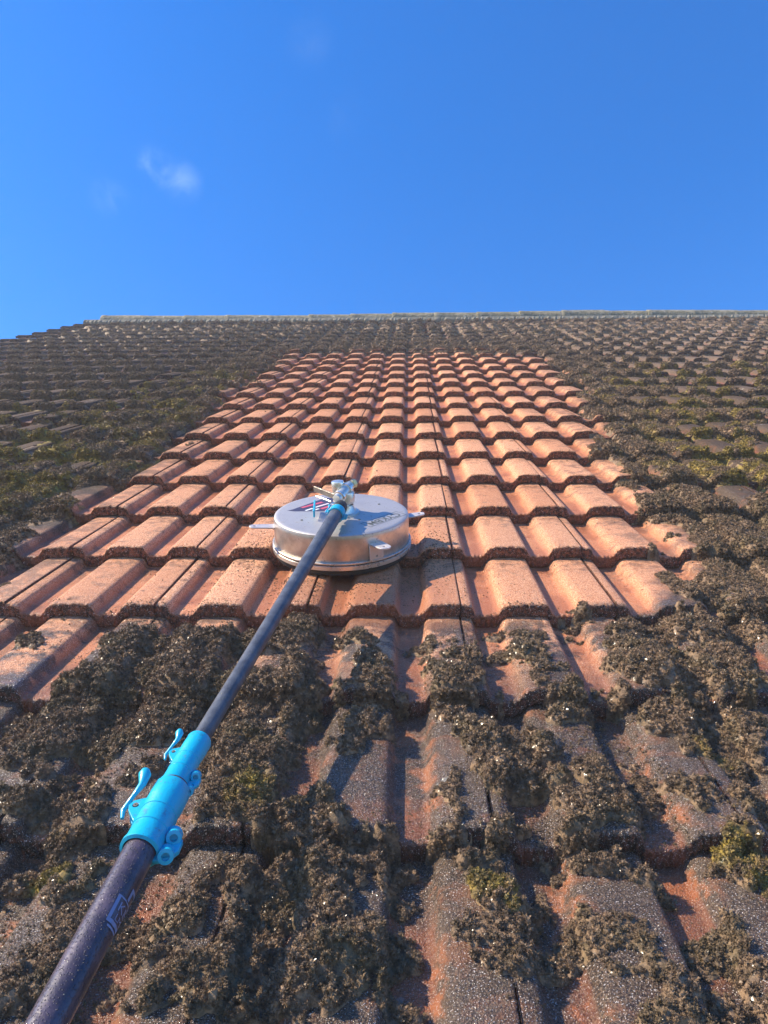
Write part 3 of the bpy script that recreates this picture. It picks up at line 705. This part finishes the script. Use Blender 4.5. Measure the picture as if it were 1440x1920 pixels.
# housing: side wall and top plate
lathe('side_wall', [(.1545, .0765), (.1560, .072), (.1562, .066), (.1562, .016), (.1545, .012), (.150, .012), (.150, .07)], M_STEEL, 96)
lathe('top_plate', [(0, .0800), (.05, .0802), (.145, .0800), (.1515, .0795), (.1545, .0775), (.1548, .0755), (.150, .0755)], M_TOP, 96)
lathe('rim_ring', [(.1563, .016), (.1595, .0175), (.1612, .0165), (.1612, .0135), (.1595, .0125), (.1563, .0125)], M_RING, 96)
lathe('rim_ring', [(.1560, .0095), (.1600, .0105), (.1618, .0095), (.1618, .001), (.1600, -.0005), (.1560, -.0005)], M_RING, 96)
lathe('skirt', [(.1555, .012), (.1555, -.012), (.1490, -.012), (.1490, .012)], M_RUBBER, 96)
lathe('bearing_boss', [(.040, .0800), (.040, .0835), (.033, .0850), (.0285, .092), (.0270, .099), (.0265, .101), (.022, .1015), (.022, .1035), (0, .1035)], M_BOSS, 48, loc=(.002, 0, 0))
sw = Vector((.010, .004, 0))
lathe('swivel_body', [(.0195, .1032), (.0215, .1045), (.0215, .127), (.0195, .1300), (.013, .1315), (0, .1315)], M_BOSS, 40, loc=sw)
# chrome cap that leans left of the body and a brass plug on the far side
lathe('swivel_cap', [(.0135, -.02), (.0135, .026), (.0150, .027), (.0150, .037), (.0135, .0395), (.008, .041), (0, .0415)], M_CHROME, 32, loc=(-.006, .010, .113), axis=(-.05, .05, 1))
lathe('brass_plug', [(.0090, -.012), (.0090, .010), (.0105, .011), (.0105, .019), (.0085, .0205), (0, .0205)], M_BRASS, 6, loc=(.016, .020, .140), axis=(.75, .45, .15))
tube_path('elbow_pipe', [(.021, .022, .139), (.012, .008, .134), (.004, -.012, .128), (-.006, -.030, .121)], [.0105, .0125, .0120, .0115], M_BOSS, 20)
for t0, rr in ((.25, .0145), (.8, .0150)):
    a, b = Vector((.021, .022, .139)), Vector((-.006, -.030, .121)); d = (b-a)
    lathe('pipe_collar', [(rr*.8, -.004), (rr, -.003), (rr, .003), (rr*.8, .004)], M_CHROME, 24, loc=a+d*t0, axis=d)
lathe('boss_bolt', [(.0032, 0), (.0032, .0022), (.0022, .003), (0, .003)], M_CHROME, 6, loc=(.001, -.047, .0800))
for bx, by in ((.085, .062), (-.085, -.055), (.045, -.052), (.02, .12)):
    lathe('plate_rivet', [(.0030, 0), (.0030, .0008), (.0018, .0014), (0, .0015)], M_GREYD, 10, loc=(bx, by, .0802))
# three lifting tabs
def tab(ang, zz, ln=.052, w=.0135, slot=False):
    w2 = w*.8
    o = [(-.004, -w), (ln-w2, -w2)]+[(ln-w2+w2*math.cos(a), w2*math.sin(a)) for a in [math.radians(q) for q in range(-75, 76, 15)]]+[(ln-w2, w2), (-.004, w)]
    mt = Matrix.Rotation(math.radians(ang), 4, 'Z') @ Matrix.Translation((.156, 0, zz)) @ Matrix.Rotation(math.radians(-4), 4, 'Y')
    plate('lifting_tab', o, [(ln-w2-.001, 0, .0042)], 0, .0022, M_TAB, mtx=mt)
tab(194, .058, .056); tab(16, .055, .045); tab(-57, .052, .050, .017)
mt = Matrix.Rotation(math.radians(-57), 4, 'Z') @ Matrix.Translation((.1575, 0, .034)) @ Matrix.Rotation(math.radians(90), 4, 'Y')
plate('tab_bracket', [(-.018, -.017), (.016, -.017), (.016, .017), (-.018, .017)], [(.009, 0, .003)], 0, .0016, M_TAB, mtx=mt)
# emblem printed on the top plate: dark wedge with red and white slanted bars
def decal(name, pts, m, z=.0803):
    bm = bmesh.new(); bm.faces.new([bm.verts.new((x, y, z)) for x, y in pts]); me = bpy.data.meshes.new(name); bm.to_mesh(me); bm.free()
    me.flip_normals() if me.polygons[0].normal.z < 0 else None
    return link_mesh(name, me, [m], cl)
decal('emblem', [(-.128, .014), (-.118, .020), (-.050, .112), (-.028, .112), (-.010, .020), (-.010, .008), (-.110, .008)], M_BLACKD)
def bar(x0, y0, x1, y1, w, m): 
    d = Vector((x1-x0, y1-y0)).normalized(); s = Vector((-d.y, d.x))*w
    decal('emblem_bar', [(x0-s.x, y0-s.y), (x1-s.x, y1-s.y), (x1+s.x, y1+s.y), (x0+s.x, y0+s.y)], m, .0806)
bar(-.097, .034, -.052, .078, .0045, M_REDD); bar(-.085, .012, -.070, .030, .0032, M_WHITED); bar(-.066, .036, -.036, .068, .0030, M_WHITED)
bar(-.068, .013, -.055, .027, .0030, M_WHITED); bar(-.050, .026, -.026, .052, .0045, M_REDD); bar(-.038, .012, -.012, .038, .0042, M_REDD); bar(-.058, .050, -.042, .066, .0012, M_REDD)
def text_mesh(name, s, size, m, mtx, parent=cl, ext=0.):
    cu = bpy.data.curves.new(name, 'FONT'); cu.body = s; cu.size = size; cu.align_x = 'CENTER'; cu.align_y = 'CENTER'; cu.extrude = ext; cu.offset = size*.018
    tmp = bpy.data.objects.new('tmp', cu); COL.objects.link(tmp); dg = bpy.context.evaluated_depsgraph_get()
    me = bpy.data.meshes.new_from_object(tmp.evaluated_get(dg)); bpy.data.objects.remove(tmp)
    me.transform(mtx); me.materials.clear(); return link_mesh(name, me, [m], parent)
tm = Matrix.Translation((.100, -.047, .0804)) @ Matrix.Rotation(math.radians(180+48), 4, 'Z')
text_mesh('engraved_lettering', 'CYKBM', .030, M_GREYD, tm)
def frame_decal(w, h, t, m, mtx, name='lettering_frame'):
    bm = bmesh.new(); o = [bm.verts.new((sx*w, sy*h, 0)) for sx, sy in ((-1, -1), (1, -1), (1, 1), (-1, 1))]; i = [bm.verts.new((sx*(w-t), sy*(h-t), 0)) for sx, sy in ((-1, -1), (1, -1), (1, 1), (-1, 1))]
    for k in range(4): bm.faces.new((o[k], o[(k+1) % 4], i[(k+1) % 4], i[k]))
    me = bpy.data.meshes.new(name); bm.to_mesh(me); bm.free(); me.transform(mtx); return link_mesh(name, me, [m], cl)
frame_decal(.058, .0165, .0012, M_GREYD, tm)

# pole: two tapered lengths that meet in the clamp. points are relative to the disc centre
O = Vector((CU, CV, CN))
def unpx(x, y, n):
    d = np.array([(x-CXP)/F, (CYP-y)/F, 1.]); t = (n-HCAM)/d.dot(_n); P = d*t
    return Vector((P.dot(_u), P.dot(_v), n))
PA, PB, PC = (-0.1527, 1.6561, 0.11), (-0.2492, 0.7755, 0.1), (-0.2716, 0.4318, .098)
A, B_, C_ = Vector(PA)-O, Vector(PB)-O, Vector(PC)-O
d1 = (B_-A).normalized(); d2 = (C_-B_).normalized()
A0 = A+d1*.050
tube_path('upper_pole', [A0+(B_-A0)*t for t in (0, .1, .25, .5, .8, 1.06)], [.0150, .0146, .0136, .0120, .0108, .0105], M_POLE1, 28)
lathe('pole_coupling', [(.008, -.008), (.0145, -.004), (.0155, .008), (.0165, .012), (.0165, .022), (.013, .026), (.011, .05)], M_RUBBER, 24, loc=A+d1*.008, axis=d1)
tube_path('lower_pole', [B_-d1*-.01+d2*t for t in (.07, .1, .3, .6, .78)], [.0158, .0158, .0153, .0148, .0146], M_POLE2, 32)
def frame_at(p, d, roll=0.):
    d = d.normalized(); z = Vector((0, 0, 1)); z = (z-d*z.dot(d)).normalized(); x_ = d.cross(z)      # columns: x right-hand side, y along axis, z up
    return Matrix.Translation(p) @ Matrix((x_, d, z)).transposed().to_4x4() @ Matrix.Rotation(roll, 4, 'Y')
def collar(p, d, r, ln, roll, big):
    """ring clamp: split sleeve, lever with its eye on the left, double bolt barrel on the right; y runs towards the hand"""
    root = bpy.data.objects.new('pole_clamp', None); COL.objects.link(root); root.parent = cl
    root.matrix_local = frame_at(p, d, roll)
    def part(fn, *a, **k): k['parent'] = root; return fn(*a, **k)
    lathe('sleeve', [(r*.86, 0), (r, .0006), (r*1.06, .003), (r*1.05, ln*.30), (r, ln*.36), (r, ln*.9), (r*1.07, ln*.94), (r*1.07, ln*.985), (r*.9, ln)], M_CYAN, 40, parent=root, axis=(0, 1, 0))
    s = r/.0135*big
    # x axis here points to the viewer's left or right depending on d; +x = d x z
    for k, sx in ((0, 1),):
        # left lugs with eye
        o = [(0, -.004*s), (.009*s, 0), (.0145*s, .003*s), (.0165*s, .009*s), (.0145*s, .015*s), (.010*s, .021*s), (0, .034*s)]
        mt = Matrix.Translation((sx*r*.72, ln*.30, r*.30)) @ (Matrix.Scale(-1, 4, (1, 0, 0)) if sx < 0 else Matrix.Identity(4))
        plate('lever_lug', o, [(.0105*s, .0085*s, .0034*s)], -.0022*s, .0022*s, M_CYAN, parent=root, mtx=mt, bevel=.0005)
        mt = Matrix.Translation((sx*r*.72, ln*.30, r*.30-.010*s)) @ (Matrix.Scale(-1, 4, (1, 0, 0)) if sx < 0 else Matrix.Identity(4))
        plate('lever_lug', o, [(.0105*s, .0085*s, .0034*s)], -.0022*s, .0022*s, M_CYAN, parent=root, mtx=mt, bevel=.0005)
        xx = sx*(r*.72+.0155*s)
        pts = [(xx+sx*.004*s, ln*.30+.020*s, r*.3-.004*s), (xx+sx*.0065*s, ln*.30+.012*s, r*.3-.002*s), (xx+sx*.002*s, ln*.30-.004*s, r*.3+.003*s), (xx-sx*.003*s, ln*.30-.014*s, r*.3+.008*s), (xx-sx*.002*s, ln*.30-.024*s, r*.3+.012*s), (xx-sx*.001*s, ln*.30-.029*s, r*.3+.013*s)]
        lv = tube_path('clamp_lever', pts, [.0018*s, .0026*s, .0022*s, .0036*s, .0062*s, .0040*s], M_CYAN, 12, parent=root)
    # right side: two bolt barrels and a lower tab with an eye
    for j, yy in enumerate((.70, .95)):
        c = Vector((-r*1.30, ln*yy, -r*.15-.002*j))
        lathe('bolt_barrel', [(.0030*s, -.0085*s), (.0072*s, -.008*s), (.0078*s, -.003*s), (.0066*s, -.001*s), (.0066*s, .002*s), (.0074*s, .004*s), (.0070*s, .008*s), (.0036*s, .0086*s), (.0034*s, .003*s), (0, .003*s)], M_CYAN, 20, parent=root, loc=c, axis=(-.30, .85, .45))
    lathe('screw_head', [(.0024*s, 0), (.0024*s, .0012), (.0008*s, .0013), (.0006*s, .0006), (0, .0006)], M_GREYBAR, 12, parent=root, loc=(r*.72+.0105*s, ln*.30+.0085*s, r*.30+.0022*s))
    for yy in (.45, .70):
        lathe('mould_seam', [(r*1.0, -.0008), (r*1.035, -.0004), (r*1.035, .0004), (r*1.0, .0008)], M_CYAN, 40, parent=root, loc=(0, ln*yy, 0), axis=(0, 1, 0))
    o = [(0, -.004), (.014*s, 0), (.0205*s, .007*s), (.021*s, .019*s), (.015*s, .029*s), (0, .034*s)]
    mt = Matrix.Translation((-r*.62, ln*.66, -r*.35)) @ Matrix.Scale(-1, 4, (1, 0, 0))
    plate('clamp_tab', o, [(.0135*s, .023*s, .0032*s)], -.002*s, .002*s, M_CYAN, parent=root, mtx=mt, bevel=.0005)
    return root
collar(B_-d1*.004, d1, .0142, .087, 0, .74)
collar(B_+d1*.01+d2*.075, d2, .0190, .092, 0, .78)
collar(A+d1*.040, d1, .0168, .030, 0, .42)
# bare steel trigger bars beside the coupling
def bar3(name, p0, p1, w, h, m):
    p0, p1 = Vector(p0), Vector(p1); d = p1-p0; ln = d.length
    me = box_mesh(name, (-w/2, 0, -h/2), (w/2, ln, h/2)); bm = bmesh.new(); bm.from_mesh(me); bmesh.ops.bevel(bm, geom=bm.edges[:], offset=min(w, h)*.2, segments=1, affect='EDGES'); bm.to_mesh(me); bm.free()
    me.transform(frame_at(p0, d)); return link_mesh(name, me, [m], cl)
bar3('trigger_bar', (-.010, -.022, .125), (-.066, .040, .126), .005, .013, M_GREYBAR)
bar3('trigger_rod', (-.020, -.026, .114), (-.060, .022, .113), .0035, .0045, M_CHROME)
bar3('lever_arm', (-.062, .010, .100), (-.056, -.060, .096), .004, .016, M_CYAN)
# print on the lower pole
def wrap_on_pole(me, ang0, yc, R):
    for q in me.vertices:
        a = ang0+q.co.x/R; q.co = Vector((R*math.sin(a), yc+q.co.y, R*math.cos(a)))
    me.transform(frame_at(B_+d1*.01, d2))
def pole_print(name, build, ang, yc):
    me = build(); bm = bmesh.new(); bm.from_mesh(me); bmesh.ops.triangulate(bm, faces=bm.faces); bmesh.ops.subdivide_edges(bm, edges=[e for e in bm.edges if e.calc_length() > .004], cuts=2); bm.to_mesh(me); bm.free()
    wrap_on_pole(me, ang, yc, .0160); return link_mesh(name, me, [M_POLETXT], cl)
def poly_me(polys):
    bm = bmesh.new()
    for p in polys: bm.faces.new([bm.verts.new((x*.001, y*.001, 0)) for x, y in p])
    me = bpy.data.meshes.new('print'); bm.to_mesh(me); bm.free(); return me
def txt_me(s, size):
    cu = bpy.data.curves.new('print', 'FONT'); cu.body = s; cu.size = size; cu.align_x = 'CENTER'; cu.align_y = 'CENTER'
    tmp = bpy.data.objects.new('tmp', cu); COL.objects.link(tmp); dg = bpy.context.evaluated_depsgraph_get()
    me = bpy.data.meshes.new_from_object(tmp.evaluated_get(dg)); bpy.data.objects.remove(tmp)
    me.transform(Matrix.Scale(-1, 4, (0, 1, 0))); return me
Y0 = .238
flip = Matrix.Rotation(math.pi, 4, 'Z')
def logo():
    me = poly_me([[(2, 9), (5, 9), (5, 22), (2, 22)], [(5, 19), (18, 19), (18, 22), (5, 22)], [(15, 22), (18, 22), (18, 30), (15, 30)],
                  [(-8, -16), (-5, -16), (-5, 8), (-8, 8)], [(-8, -20), (10, -20), (10, -16), (-8, -16)], [(-5, -24), (8, -24), (8, -22), (-5, -22)], [(-5, 6.5), (14, 6.5), (14, 8), (-5, 8)]])
    me.transform(flip); return me
pole_print('pole_emblem', logo, -1.12, Y0)
def ke():
    cu = txt_me('KE', .013); cu.transform(Matrix.Scale(-1, 4, (0, 1, 0))); cu.transform(flip @ Matrix.Translation((.004, -.002, 0))); return cu
def im():
    cu = txt_me('LM', .009); cu.transform(Matrix.Scale(-1, 4, (0, 1, 0))); cu.transform(flip @ Matrix.Translation((.004, -.012, 0))); return cu
pole_print('pole_lettering', ke, -1.12, Y0); pole_print('pole_lettering', im, -1.12, Y0)
